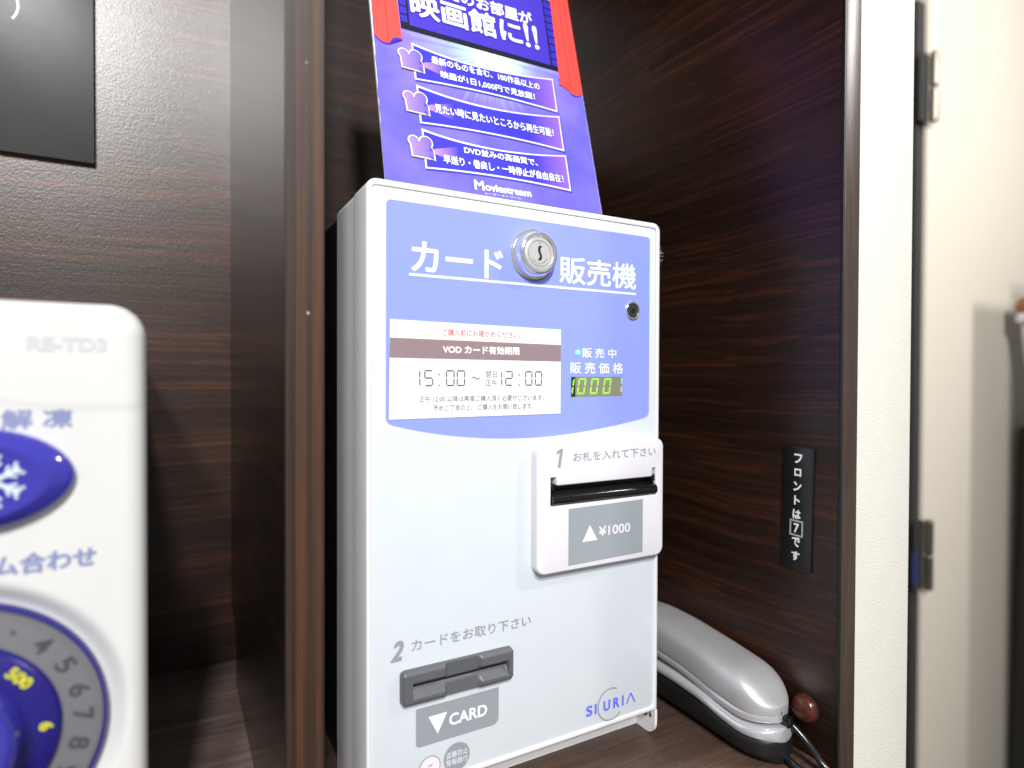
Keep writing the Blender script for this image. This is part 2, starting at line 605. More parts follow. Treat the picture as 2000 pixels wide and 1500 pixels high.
def lathe(name, prof, cx, cy, mt, parent, frame, n=48, smooth=35):
    """profile (radius, height) turned about the frame's normal at (cx, cy)"""
    bm = bmesh.new()
    rings = []
    for r, h in prof:
        if r < 1e-7:
            rings.append([bm.verts.new((cx, cy, h))])
        else:
            rings.append([bm.verts.new((cx + r * math.cos(2 * math.pi * k / n), cy + r * math.sin(2 * math.pi * k / n), h)) for k in range(n)])
    for a, b in zip(rings, rings[1:]):
        for k in range(n):
            k2 = (k + 1) % n
            if len(a) == 1 and len(b) == 1:
                continue
            if len(a) == 1:
                bm.faces.new((a[0], b[k], b[k2]))
            elif len(b) == 1:
                bm.faces.new((a[k], a[k2], b[0]))
            else:
                bm.faces.new((a[k], a[k2], b[k2], b[k]))
    return bm_obj(name, bm, mt, parent, frame, 0, smooth)


def height(name, u0, u1, v0, v1, nu, nv, f, mt, parent, frame, smooth=35):
    V, F = [], []
    for j in range(nv + 1):
        for i in range(nu + 1):
            u, v = u0 + (u1 - u0) * i / nu, v0 + (v1 - v0) * j / nv
            V.append((u, v, f(u, v)))
    for j in range(nv):
        for i in range(nu):
            a = j * (nu + 1) + i
            F.append((a, a + 1, a + nu + 2, a + nu + 1))
    me = D.meshes.new(name)
    me.from_pydata(V, [], F)
    me.materials.append(mt)
    return link(name, me, parent, frame, smooth)


def tube(name, pts, rad, mt, parent, n=12, sub=8):
    """smooth cable through points"""
    P = [Vector(p) for p in pts]
    Q = []
    for i in range(len(P) - 1):
        p0, p1, p2, p3 = P[max(i - 1, 0)], P[i], P[i + 1], P[min(i + 2, len(P) - 1)]
        for k in range(sub):
            t = k / sub
            Q.append(0.5 * ((2 * p1) + (-p0 + p2) * t + (2 * p0 - 5 * p1 + 4 * p2 - p3) * t * t + (-p0 + 3 * p1 - 3 * p2 + p3) * t ** 3))
    Q.append(P[-1])
    bm = bmesh.new()
    rings = []
    up = Vector((0.3, 0.1, 1)).normalized()
    for i, q in enumerate(Q):
        d = (Q[min(i + 1, len(Q) - 1)] - Q[max(i - 1, 0)]).normalized()
        a = d.cross(up).normalized()
        b = a.cross(d)
        r = rad if not callable(rad) else rad(i / (len(Q) - 1))
        rings.append([bm.verts.new(q + (a * math.cos(2 * math.pi * k / n) + b * math.sin(2 * math.pi * k / n)) * r) for k in range(n)])
    for a, b in zip(rings, rings[1:]):
        for k in range(n):
            bm.faces.new((a[k], a[(k + 1) % n], b[(k + 1) % n], b[k]))
    bm.faces.new(rings[0])
    bm.faces.new(rings[-1])
    return bm_obj(name, bm, mt, parent, None, 0, 60)


def structure(o):
    o['kind'] = 'structure'
    return o


# ------------------------------------------------------------------ setting: walls, floor, doorway
YB = 0.2874
XR = 0.300          # inner face of the right-hand cabinet side
YR = -0.0912        # its front edge
structure(box('wall', 0.3183, 0.385, YR + 0.001, 0.33, -1.0, 1.75, M['wall'], bevel=0.0015))
bw = structure(box('back_wall', 0.386, 1.145, 0.33, 0.43, -1.0, 1.75, M['wall']))
structure(box('back_wall', 1.19, 2.6, 0.36, 0.43, 1.005, 1.75, M['door']))
structure(box('floor', -1.2, 2.6, -1.4, 0.5, -1.02, -1.0, M['floor']))

# door leaf in a black frame, with two hinges
dr = thing('door', (1.17, 0.31, -1.0), 'beige ribbed door standing in a black frame, beyond the white wall end', 'door')
DF = fr((0, 0.310, 0), (1, 0, 0), (0, 0, 1))
box('door_panel', 1.1880, 1.95, 0.310, 0.345, -0.995, 1.7, M['door'], dr, bevel=0.0015)
box('frame', 1.100, 1.1600, 0.325, 0.40, -1.0, 0.985, M['frame'], dr)
box('frame', 1.1605, 1.1870, 0.318, 0.40, -1.0, 0.997, M['frame2'], dr)


def hinge(z0, z1):
    bm = bmesh.new()
    zs = [z0 + (z1 - z0) * k / 2 for k in range(3)]
    for a, b in zip(zs, zs[1:]):
        r = 0.0075
        for (h0, h1, r0, r1) in ((a + .001, a + .004, r * .75, r), (a + .004, b - .004, r, r), (b - .004, b - .001, r, r * .75)):
            lo = [bm.verts.new((1.182 + r0 * math.cos(R(k * 22.5)), 0.297 + r0 * math.sin(R(k * 22.5)), h0)) for k in range(16)]
            hi = [bm.verts.new((1.182 + r1 * math.cos(R(k * 22.5)), 0.297 + r1 * math.sin(R(k * 22.5)), h1)) for k in range(16)]
            for k in range(16):
                bm.faces.new((lo[k], lo[(k + 1) % 16], hi[(k + 1) % 16], hi[k]))
            bm.faces.new(lo)
            bm.faces.new(hi)
    o = bm_obj('hinge', bm, M['hinge'], dr, None, 0, 40)
    reg(o)
    box('hinge_leaf', 1.150, 1.180, 0.306, 0.3095, z0 + .003, z1 - .003, M['frame2'], o)
    return o


hinge(0.758, 0.895)
hg = hinge(-0.142, -0.004)
box('tape_patch', 1.140, 1.148, 0.300, 0.3055, -0.125, -0.067, M['tapeblue'], hg)

# long-handled shoehorn hanging at the far right, only its top in view
sh = thing('shoehorn', (1.475, 0.27, 0.43), 'pale shoehorn rod topped by chrome collar and amber ball, against the beige door', 'shoehorn')
SF = fr((1.476, 0.262, 0.415), (1, 0, 0), (0, 1, 0))
lathe('ball', [(0, 0.026), (0.008, 0.0245), (0.014, 0.020), (0.0175, 0.012), (0.018, 0.003), (0.015, -0.006), (0.012, -0.008)], 0, 0, M['amber'], sh, SF, 24)
lathe('collar', [(0.012, -0.008), (0.0165, -0.010), (0.0175, -0.018), (0.0165, -0.026), (0.012, -0.030)], 0, 0, M['chrome'], sh, SF, 24)
tube('rod', [(1.480, 0.262, 0.388), (1.494, 0.264, 0.34), (1.530, 0.266, 0.25), (1.57, 0.268, 0.15), (1.60, 0.27, 0.0)], 0.009, M['door'], sh)

# dark bin on the right and an added unseen box that shades the door
bn = thing('umbrella_bin', (1.56, 0.25, -1.0), 'tall dark bin standing against the door, its edge at the lower right of the picture', 'bin')
bb = prism('bin_body', rrect(1.552, 1.69, 0.20, 0.30, 0.012), -1.0, 0.15, M['bin'], bn, None, bevel=0.004)
for v in bb.data.vertices:
    v.co.x -= (0.15 - v.co.z) * 0.035 * (1 if v.co.x < 1.61 else -1)
box('bin_rim', 1.550, 1.692, 0.198, 0.3015, 0.1505, 0.160, M['bin'], bn, bevel=0.003)
lk = thing('shade_box', (1.45, 0.03, -1.0), 'grey box added out of view past the right picture edge to shade the beige door', 'shade_box')
box('shade_box_body', 1.345, 1.75, -0.45, 0.13, -1.0, 0.565, M['shade_box'], lk, bevel=0.004)
box('shade_box_door', 1.353, 1.742, -0.456, -0.4505, -0.97, 0.555, M['shade_box'], lk, bevel=0.002)
box('handle', 1.375, 1.390, -0.466, -0.4565, 0.05, 0.17, M['steel'], lk, bevel=0.002)

# ------------------------------------------------------------------ the wooden cabinet
cb = thing('wooden_cabinet', (0.1, 0.1, -0.02), 'dark brown wood-grain cabinet with two open bays, behind the microwave and the card machine', 'cabinet')
XD0, XD1, YD = -0.0483, -0.0294, -0.0285
box('back_panel', -0.62, 0.2995, YB, YB + 0.01, -0.02, 0.86, M['wood_x'], cb)
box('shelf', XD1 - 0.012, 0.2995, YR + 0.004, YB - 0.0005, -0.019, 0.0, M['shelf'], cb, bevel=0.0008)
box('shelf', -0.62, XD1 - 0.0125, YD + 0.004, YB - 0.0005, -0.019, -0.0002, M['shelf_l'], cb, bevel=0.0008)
# divider with the cable notch cut out of its lower rear corner
DVF = fr((XD0, 0, 0), (0, -1, 0), (0, 0, 1))   # u = -y
pts = [(-YB, 0.86), (-YB, 0.055), (-0.2672, 0.050), (-0.2395, 0.0425), (-0.2372, 0.038), (-0.2372, 0.0003), (-YD - 0.001, 0.0003), (-YD - 0.001, 0.86)]
dv = prism('divider', pts, -(XD1 - XD0), 0.0, M['wood_div'], cb, None, smooth=None)
dv.data.transform(DVF)
box('edge_strip', XD0 + 0.0001, XD1 - 0.0001, YD - 0.0002, YD + 0.0008, 0.0004, 0.86, M['wood_z'], cb)
for (mx, mz, mr_) in ((-0.0372, 0.3000, 0.0011), (-0.0380, 0.4240, 0.0006)):
    flat('scratch', [[(mx + mr_ * random.uniform(.3, 1) * math.cos(R(k * 45)), mz + mr_ * random.uniform(.3, 1.2) * math.sin(R(k * 45))) for k in range(8)]], M['lint'], cb, fr((0, YD - 0.0003, 0), (1, 0, 0), (0, 0, 1)), 0.00005)
box('side_panel', XR, XR + 0.0173, YR + 0.0012, YB + 0.01, -0.6, 0.86, M['wood_y'], cb)
box('edge_strip', XR + 0.0012, XR + 0.0173, YR, YR + 0.0010, -0.6, 0.86, M['wood_z2'], cb, bevel=0.0004)
box('edge_bead', XR - 0.0004, XR + 0.0011, YR + 0.0001, YR + 0.0022, -0.6, 0.86, M['black'], cb, bevel=0.0003)
box('top_panel', -0.62, XR + 0.0173, YD, YB + 0.01, 0.861, 0.88, M['wood_x'], cb)
box('side_panel', -0.64, -0.6205, YD, YB + 0.01, -0.6, 0.88, M['wood_y'], cb)
box('plinth_front', -0.62, 0.2995, YD + 0.03, YD + 0.045, -0.6, -0.0195, M['wood_x'], cb)

# small round knob on the right side panel
kb = thing('round_knob', (XR, -0.0668, 0.0328), 'glossy reddish brown round knob on the dark cabinet side, right of the phone', 'knob')
KF = fr((XR, 0, 0), (0, -1, 0), (0, 0, 1))
lathe('knob_cap', [(0.0095, 0.0), (0.0098, 0.002), (0.0094, 0.0042), (0.0080, 0.0060), (0.0055, 0.0072), (0.0025, 0.0077), (0, 0.0078)], 0.0668, 0.0328, M['knob'], kb, KF, 32, 80)
lathe('washer', [(0.0085, 0.00005), (0.0103, 0.0001), (0.0103, 0.0008), (0.0096, 0.0012)], 0.0668, 0.0328, M['black'], kb, KF, 32)

# black plate that gives the front desk's extension
SF = fr((XR, 0, 0), (0, -1, 0), (0, 0, 1))
sp_ = thing('extension_plate', (XR, -0.0585, 0.13), 'narrow upright black plate with white lettering on the dark cabinet side', 'sign')
rot = Matrix.Rotation(R(-1.2), 4, 'Z')
piv = Matrix.Translation((0.0585, 0.175, 0))
SPF = SF @ piv @ rot @ piv.inverted()
prism('plate', rrect(0.0474, 0.0707, 0.1300, 0.2188, 0.0004, 2), 0.0002, 0.0019, M['sign'], sp_, SPF, bevel=0.0003)
col_u = 0.0590
for k, ch in enumerate('フロントは7です'):
    vc = 0.2105 - k * 0.01010
    hh = 0.0039
    if ch == '7':
        text('7', col_u - 0.0022, col_u + 0.0022, vc - 0.0034, vc + 0.0034, M['swhite'], sp_, SPF, 0.0021, 0.00025)
        for q in (0.0050, 0.0043):
            flat('number_frame', [[(col_u - q, vc - q - .0007), (col_u + q, vc - q - .0007), (col_u + q, vc - q - .0004), (col_u - q, vc - q - .0004)],
                                  [(col_u - q, vc + q + .0004), (col_u + q, vc + q + .0004), (col_u + q, vc + q + .0007), (col_u - q, vc + q + .0007)],
                                  [(col_u - q - .0003, vc - q - .0007), (col_u - q, vc - q - .0007), (col_u - q, vc + q + .0007), (col_u - q - .0003, vc + q + .0007)],
                                  [(col_u + q, vc - q - .0007), (col_u + q + .0003, vc - q - .0007), (col_u + q + .0003, vc + q + .0007), (col_u + q, vc + q + .0007)]],
                 M['swhite'], sp_, SPF, 0.0021)
    else:
        wv = {'ロ': 0.0028, 'ト': 0.0024}.get(ch, 0.0033)
        text(ch, col_u - wv, col_u + wv, vc - hh * (.72 if ch == 'ロ' else .88), vc + hh * (.72 if ch == 'ロ' else .88), M['swhite'], sp_, SPF, 0.0021, 0.00032)

# charcoal sign at the upper left
WF = fr((0, YB, 0), (1, 0, 0), (0, 0, 1))
sg = thing('wall_sign', (-0.25, YB, 0.45), 'flat charcoal sign board on the wooden back panel, upper left above the microwave', 'sign')
prism('board', rrect(-0.36, -0.1534, 0.4474, 0.66, 0.0008, 2), 0.0002, 0.0060, M['signgrey'], sg, WF, bevel=0.0006)
flat('lettering', [ringpoly(-0.2220, 0.5650, 0.0172, 0.0190, -38, 38, 16)], M['swhite'], sg, WF, 0.0062)

# ------------------------------------------------------------------ card vending machine
vm = thing('card_vending_machine', (0.11, 0.1, 0.0), 'white card vending machine with a blue upper panel, standing on the cabinet shelf', 'vending machine')
FM = fr((0, 0, 0), (1, 0, 0), (0, 0, 1))      # u = x, v = z, height = -y
W_, H_ = 0.2200, 0.3822
# door shell
outer = rrect(0, W_, 0.0203, H_, 0.0, 6, rs=(0, 0, 0.0062, 0.0062))
inner = rrect(0.0029, W_ - 0.0034, 0.0236, H_ - 0.0037, 0.003, 5)
fm = prism('door_rim', outer, -0.0284, 0.0, M['rim'], vm, FM, holes=[inner], bevel=0.0007, smooth=40)
# body shell behind the door and the black housing at the rear
prism('body_shell', rrect(0.0006, W_ - 0.0006, 0.0203, H_ - 0.0006, 0.0, 6, rs=(0, 0, 0.0058, 0.0058)), -0.0729, -0.0288, M['case'], vm, FM, smooth=40)
prism('rear_housing', rrect(0.0035, W_ - 0.0035, 0.0006, H_ - 0.004, 0.003, 4), -0.24, -0.0731, M['black'], vm, FM)


def leg_plate(x0, x1):
    f = fr((x0, 0, 0), (0, -1, 0), (0, 0, 1))
    pts = [(-0.0728, 0.0202), (-0.0728, 0.0004)] + [(-0.0095 + 0.0095 * math.sin(R(a)), 0.0099 - 0.0095 * math.cos(R(a))) for a in range(0, 91, 15)] + [(0.0, 0.0202)]
    o = prism('leg_plate', pts, -(x1 - x0), 0, M['case'], vm, None, smooth=30)
    o.data.transform(f)
    for v in o.data.vertices:
        v.co.x = x0 if v.co.x < x0 + 1e-4 or v.co.x < (x0 + x1) / 2 else x1
    return o


l1 = leg_plate(0.0007, 0.0024)
l2 = leg_plate(W_ - 0.0020, W_)
reg(l2)
bm = bmesh.new()
for (cy, cz, ry, rz) in ((0.0098, 0.0142, 0.0022, 0.0030), (0.0050, 0.0146, 0.0018, 0.0024), (0.0115, 0.0110, 0.0012, 0.0010)):
    vs = [bm.verts.new((W_ - 0.0020 - 0.00008, cy + ry * math.cos(R(k * 30)) * random.uniform(.5, 1.2), cz + rz * math.sin(R(k * 30)) * random.uniform(.5, 1.2))) for k in range(12)]
    bm.faces.new(vs)
bm_obj('stain', bm, M['stain'], l2)
box('plinth', 0.0026, W_ - 0.0022, 0.0203, 0.0726, 0.0006, 0.0208, M['case'], vm)

# acrylic front panel, set back inside the rim
pn = prism('front_panel', rrect(0.00315, W_ - 0.00365, 0.02385, H_ - 0.00395, 0.0028, 5), -0.020, -0.0007, M['panel'], vm, FM, bevel=0.0004)
reg(pn, FM)
PL = -0.0007 + 0.00012
arc = [(0.0116, 0.2445), (0.0120, 0.2428), (0.0132, 0.2412), (0.0159, 0.2399), (0.0250, 0.2376), (0.0335, 0.2357), (0.0480, 0.2331), (0.0617, 0.2313),
       (0.0770, 0.2298), (0.0920, 0.2290), (0.1090, 0.2286), (0.1248, 0.2289), (0.1430, 0.2301), (0.1603, 0.2319), (0.1800, 0.2344), (0.1989, 0.2373),
       (0.2060, 0.2388), (0.2084, 0.2397), (0.2100, 0.2409), (0.2107, 0.2428)]
top = [(0.2107, 0.3685), (0.2102, 0.3703), (0.2089, 0.3712), (0.2075, 0.3714), (0.0150, 0.3714), (0.0133, 0.3710), (0.0121, 0.3700), (0.0116, 0.3685)]
flat('blue_print', [arc + top], M['blue'], pn, FM, PL)
P2 = PL + 0.0002
text('カード', 0.0268, 0.0885, 0.3305, 0.3492, M['pwhite'], pn, FM, P2, 0.0005)
text('販売機', 0.1312, 0.1978, 0.3318, 0.3505, M['pwhite'], pn, FM, P2, 0.00038)
flat('underline', [rrect(0.0255, 0.1977, 0.3281, 0.3297, 0.0003, 1)], M['pwhite'], pn, FM, P2)
text('販 売 中', 0.1502, 0.1799, 0.2820, 0.2888, M['pwhite'], pn, FM, P2, 0.00012)
text('販 売 価 格', 0.1402, 0.1862, 0.2710, 0.2789, M['pwhite'], pn, FM, P2, 0.00014)

# price display
dsp = flat('price_display', [[(0.1412, 0.2550), (0.1855, 0.2553), (0.1855, 0.2690), (0.1412, 0.2690)]], M['disp'], vm, FM, PL + 0.0001)
reg(dsp, FM)
flat('display_dark_strip', [[(0.1414, 0.2552), (0.1447, 0.2552), (0.1447, 0.2686), (0.1414, 0.2686)]], M['disp2'], dsp, FM, PL + 0.0002)  # darker strip at the left end of the window
for k, ch in enumerate('1000'):
    uu = [0.1370, 0.1468, 0.1576, 0.1687][k]
    flat('segment_digit', seg_digit(ch, uu - 0.0010, 0.2568, 0.0064, 0.0110, 0.00115, 0.16, .25), M['seg'], dsp, FM, PL + 0.00032)
flat('segment_digit', [[(0.1843, 0.2640), (0.1851, 0.2640), (0.1852, 0.2680), (0.1845, 0.2680)], [(0.1840, 0.2580), (0.1848, 0.2580), (0.1849, 0.2620), (0.1842, 0.2620)]], M['seg'], dsp, FM, PL + 0.00032)
lathe('indicator_lamp', [(0.0019, PL), (0.00185, PL + .0006), (0.0012, PL + .0011), (0, PL + .0013)], 0.1467, 0.2853, M['led'], vm, FM, 24, 80)

# chrome main lock
LC = (0.1106, 0.3484)
lkm = lathe('lock', [(0.0168, PL), (0.0168, 0.0004), (0.0160, 0.0011), (0.0150, 0.0014), (0.0143, 0.0062), (0.0133, 0.0080), (0.0124, 0.0085), (0.0112, 0.0084), (0.0106, 0.0076), (0.0104, 0.0070)], *LC, M['chrome'], vm, FM, 64, 30)
reg(lkm, FM)
lathe('lock_cylinder', [(0.0105, 0.0066), (0.0103, 0.0074), (0.0098, 0.0077), (0.0, 0.0077)], *LC, M['steel'], lkm, FM, 48, 30)
lathe('lock_ring', [(0.0087, 0.00772), (0.0086, 0.0080), (0.0081, 0.0080), (0.0080, 0.00772)], *LC, M['chrome'], lkm, FM, 48, 30)
kh = [(-0.0004, 0.0050), (0.0016, 0.0050), (0.0019, 0.0044), (0.0009, 0.0037), (0.0006, 0.0020), (0.0010, 0.0004), (0.0018, -0.0012), (0.0020, -0.0030), (0.0012, -0.0046),
      (-0.0004, -0.0050), (-0.0012, -0.0043), (-0.0004, -0.0034), (0.0003, -0.0022), (-0.0001, -0.0008), (-0.0010, 0.0008), (-0.0013, 0.0026), (-0.0010, 0.0040)]
flat('keyhole', [[(LC[0] + a * .95, LC[1] + b * .95) for a, b in kh]], M['hole'], lkm, FM, 0.0079)
for k in range(11):
    a = R(216 + k * 11)
    cu_, cv_ = LC[0] + 0.0066 * math.cos(a), LC[1] + 0.0066 * math.sin(a)
    dx, dy = math.cos(a) * .0006, math.sin(a) * .0006
    flat('raised_mark', [line(cu_ - dx, cv_ - dy, cu_ + dx, cv_ + dy, .0007 if k % 3 else .0004)], M['chrome'], lkm, FM, 0.0080)
text('OC', LC[0] - .0012, LC[0] + .0012, LC[1] + .0058, LC[1] + .0074, M['chrome'], lkm, FM, 0.0080)

# small lock
SC = (0.1946, 0.3168)
sk = lathe('small_lock', [(0.0067, PL), (0.0067, 0.0003), (0.0061, 0.0007), (0.0055, 0.0006), (0.0053, -0.0002), (0.0052, PL + .0001)], *SC, M['chrome'], vm, FM, 40, 40)
reg(sk, FM)
lathe('lock_cylinder', [(0.0052, PL + .0002), (0.0046, PL + .0004), (0, PL + .0005)], *SC, M['signgrey'], sk, FM, 32)
lathe('keyhole', [(0.0017, PL + .0006), (0.0, PL + .0006)], *SC, M['hole'], sk, FM, 20)

# VOD notice label stuck on the panel
st = flat('notice_sticker', [[(0.0134, 0.2435), (0.1325, 0.2440), (0.1327, 0.3006), (0.0139, 0.3020)]], M['paper'], vm, FM, PL + 0.0004)
reg(st, FM)
T = PL + 0.0006
text('ご購入前にお確かめください。', 0.0467, 0.1012, 0.29360, 0.29765, M['pink'], st, FM, T)
flat('title_band', [[(0.0137, 0.2796), (0.1325, 0.2791), (0.1326, 0.2902), (0.0139, 0.2913)]], M['band'], st, FM, T - .0001)
text('VOD カード有効期限', 0.0468, 0.1008, 0.2827, 0.2880, M['paper'], st, FM, T, 0.00022)
for ch, u in (('1', 0.0268), ('5', 0.0350), ('0', 0.0490), ('0', 0.0561)):
    flat('time_digit', seg_digit(ch, u, 0.2629, 0.0058, 0.0098, 0.00085, 0.0, .4), M['ink'], st, FM, T)
for ch, u in (('1', 0.0824), ('2', 0.0900), ('0', 0.1048), ('0', 0.1122)):
    flat('time_digit', seg_digit(ch, u, 0.2629, 0.0055, 0.0096, 0.00085, 0.0, .4), M['ink'], st, FM, T)
for u in (0.0445, 0.1002):
    flat('colon', [circle(u, 0.2700, 0.00055, 10), circle(u, 0.2634, 0.00055, 10)], M['ink'], st, FM, T)
text('～', 0.0660, 0.0722, 0.2669, 0.2688, M['ink'], st, FM, T)
text('翌日', 0.0759, 0.0842, 0.2683, 0.2721, M['ink2'], st, FM, T)
text('正午', 0.0759, 0.0842, 0.2630, 0.2667, M['ink2'], st, FM, T)
text('正午 12:00 以降は再度ご購入頂く必要がございます。', 0.0317, 0.1192, 0.25330, 0.25700, M['ink2'], st, FM, T)
text('予めご了承の上、 ご購入をお願い致します。', 0.0408, 0.1110, 0.24780, 0.25150, M['ink2'], st, FM, T)

# banknote inlet
BP = 0.0070
hole = [(0.1208, 0.1838), (0.2112, 0.1838), (0.2112, 0.2028), (0.2082, 0.2028), (0.2080, 0.1974), (0.2066, 0.1966), (0.1262, 0.1966), (0.1250, 0.1974), (0.1248, 0.2022), (0.1208, 0.2022)]
bp_ = prism('banknote_plate', rrect(0.1100, 0.2183, 0.1390, 0.2242, 0.0062, 6), PL - 0.0002, BP, M['plate'], vm, FM, holes=[hole], bevel=0.0012, smooth=40, seg=3)
reg(bp_, FM)
flat('inlet_back', [[(0.1200, 0.1830), (0.2120, 0.1830), (0.2120, 0.2035), (0.1200, 0.2035)]], M['hole'], bp_, FM, PL + 0.0003)
bm = bmesh.new()
prof = [(0.1844, 0.0), (0.1842, 0.0066), (0.1850, 0.0084), (0.1870, 0.0094), (0.1892, 0.0090), (0.1906, 0.0078), (0.1912, 0.0060), (0.1926, 0.0030), (0.1930, 0.0)]
A = [bm.verts.new((0.1212, z, h)) for z, h in prof]
B = [bm.verts.new((0.2108, z, h)) for z, h in prof]
for k in range(len(prof) - 1):
    bm.faces.new((A[k], B[k], B[k + 1], A[k + 1]))
bm.faces.new(A)
bm.faces.new(B)
bm_obj('inlet_lip', bm, M['blackgloss'], bp_, FM, 0, 50)
for u in (0.1212, 0.2080):
    box('inlet_guide', u, u + 0.0028, 0.1932, 0.1985, PL + 0.0005, 0.0066, M['blackgloss'], bp_, FM, bevel=0.0008)
B1 = BP + 0.00012
flat('numeral', [[(0.1256, 0.2088), (0.1280, 0.2088), (0.1301, 0.2212), (0.1277, 0.2212)], [(0.12765, 0.2211), (0.1249, 0.2196), (0.1246, 0.2174), (0.12718, 0.2184)]], M['pgrey2'], bp_, FM, B1 + .0001)
text('お札を入れて下さい', 0.1380, 0.2106, 0.2118, 0.2183, M['pgrey2'], bp_, FM, B1, 0.00012)
flat('grey_label', [[(0.1346, 0.1424), (0.1988, 0.1432), (0.1988, 0.1812), (0.1346, 0.1806)]], M['pgrey2'], bp_, FM, B1)
flat('arrow', [[(0.1456, 0.1568), (0.1586, 0.1570), (0.1521, 0.1680)]], M['plate'], bp_, FM, B1 + .0001)
text('¥1000', 0.1596, 0.1873, 0.1592, 0.1660, M['plate'], bp_, FM, B1 + .0001, 0.00022)

# card outlet
text('2', 0.0146, 0.0228, 0.1009, 0.1130, M['pgrey'], pn, FM, P2, 0.0006, shear=0.3)
text('カードをお取り下さい', 0.0275, 0.1101, 0.1048, 0.1116, M['pgrey'], pn, FM, P2, 0.00006)
U0, U1, V0, V1, HS = 0.0204, 0.0950, 0.0747, 0.0945, 0.0046


def sstep(a, b, x):
    t = max(0, min(1, (x - a) / (b - a)))
    return t * t * (3 - 2 * t)


def cslot(u, v):
    # rounded outline
    rr_ = 0.0026
    du = max(U0 + rr_ - u, u - (U1 - rr_), 0)
    dv_ = max(V0 + rr_ - v, v - (V1 - rr_), 0)
    e = rr_ - math.hypot(du, dv_) if (du or dv_) else min(u - U0, U1 - u, v - V0, V1 - v, rr_)
    if e <= 0.00002:
        return -0.0012
    h = HS - 0.0014 * (1 - min(1, e / 0.0020)) ** 1.5
    c = 0.0846
    # funnel in the wings
    ul, ur = U0 + 0.0062, U1 - 0.0038
    fun = min(sstep(ul, ul + 0.0006, u), 1 - sstep(ur - 0.0006, ur, u))
    if v > c:
        d = 1 - min(1, (v - c) / 0.0034)
    else:
        d = 1 - min(1, (c - v) / 0.0062)
    hw = HS - 0.0044 * min(1, d * 1.1)
    h = h * (1 - fun) + min(h, hw) * fun
    # recessed middle
    k = sstep(0.0470, 0.0495, u) * (1 - sstep(0.0690, 0.0730, u))
    hm = 0.0014 + 0.0008 * abs(v - c) / 0.01
    if abs(v - c) < 0.0007:
        hm = -0.0004
    h = h * (1 - k) + min(h, hm) * k
    return h


cs = height('card_slot', U0 - 0.0002, U1 + 0.0002, V0 - 0.0002, V1 + 0.0002, 200, 72, cslot, M['slotgrey'], vm, FM, 28)
reg(cs, FM)
flat('slit', [[(0.0268, 0.0842), (0.0908, 0.0842), (0.0908, 0.0850), (0.0268, 0.0850)]], M['hole'], cs, FM, 0.00075)
flat('grey_label', [rrect(0.0304, 0.0862, 0.0460, 0.0694, 0, 5, rs=(0.0026, 0.0042, 0, 0))], M['pgrey'], pn, FM, P2)
flat('arrow', [[(0.0382, 0.0630), (0.0442, 0.0512), (0.0505, 0.0631)]], M['pwhite'], pn, FM, P2 + .0002)
text('CARD', 0.0517, 0.0779, 0.0537, 0.0612, M['pwhite'], pn, FM, P2 + .0002, 0.0003)
flat('round_emblem', [circle(0.0571, 0.0332, 0.0088)], M['pgrey'], pn, FM, P2)
text('盗難防止', 0.0498, 0.0644, 0.0336, 0.0374, M['pwhite'], pn, FM, P2 + .0002)
text('警報器付', 0.0498, 0.0644, 0.0289, 0.0327, M['pwhite'], pn, FM, P2 + .0002)
flat('round_emblem', [circle(0.0392, 0.0320, 0.0070)], M['pgrey'], pn, FM, P2)
flat('round_emblem', [circle(0.0392, 0.0320, 0.0064)], M['plate'], pn, FM, P2 + .0002)
flat('arrow', [[(0.0375, 0.0325), (0.0392, 0.0338), (0.0396, 0.0331), (0.0414, 0.0346), (0.0398, 0.0326), (0.0393, 0.0332)]], M['mwdark'], pn, FM, P2 + .0004)
# maker's mark
flat('emblem_ring', [ringpoly(0.1768, 0.0352, 0.0108, 0.0118, 62, 318, 48)], M['pgrey'], pn, FM, P2)
text('S', 0.1552, 0.1607, 0.0315, 0.0390, M['pblue'], pn, FM, P2 + .0002, 0.0003)
text('I', 0.1627, 0.1641, 0.0315, 0.0390, M['pblue'], pn, FM, P2 + .0002, 0.0002)
text('U', 0.1703, 0.1762, 0.0315, 0.0390, M['pblue'], pn, FM, P2 + .0002, 0.0003)
text('R', 0.1790, 0.1846, 0.0315, 0.0390, M['pblue'], pn, FM, P2 + .0002, 0.0003)
text('I', 0.1870, 0.1884, 0.0315, 0.0390, M['pblue'], pn, FM, P2 + .0002, 0.0002)
flat('emblem_letter', [[(0.1905, 0.0315), (0.1917, 0.0315), (0.1950, 0.0378), (0.1983, 0.0315), (0.1995, 0.0315), (0.1955, 0.0390), (0.1945, 0.0390)]], M['pblue'], pn, FM, P2 + .0002)
# lint caught on the right edge
bm = bmesh.new()
for k in range(20):
    a = random.uniform(-0.5, 1.3)
    z = random.choice((0.3605, 0.3605, 0.3605, 0.3535)) + random.uniform(-.0022, .0022)
    L_ = random.uniform(.001, .0036)
    p = Vector((W_ - .0002, -0.0002, z))
    q = p + Vector((math.cos(a), random.uniform(-.5, .2), math.sin(a))) * L_
    wd = Vector((0, 0, .00008))
    t2 = Vector((0, .00008, 0))
    vs = [bm.verts.new(x) for x in (p - wd, p + wd, q + wd * .4, q - wd * .4, p + t2)]
    bm.faces.new(vs[:4])
    bm.faces.new((vs[0], vs[4], vs[3]))
bm_obj('lint', bm, M['lint'], vm)

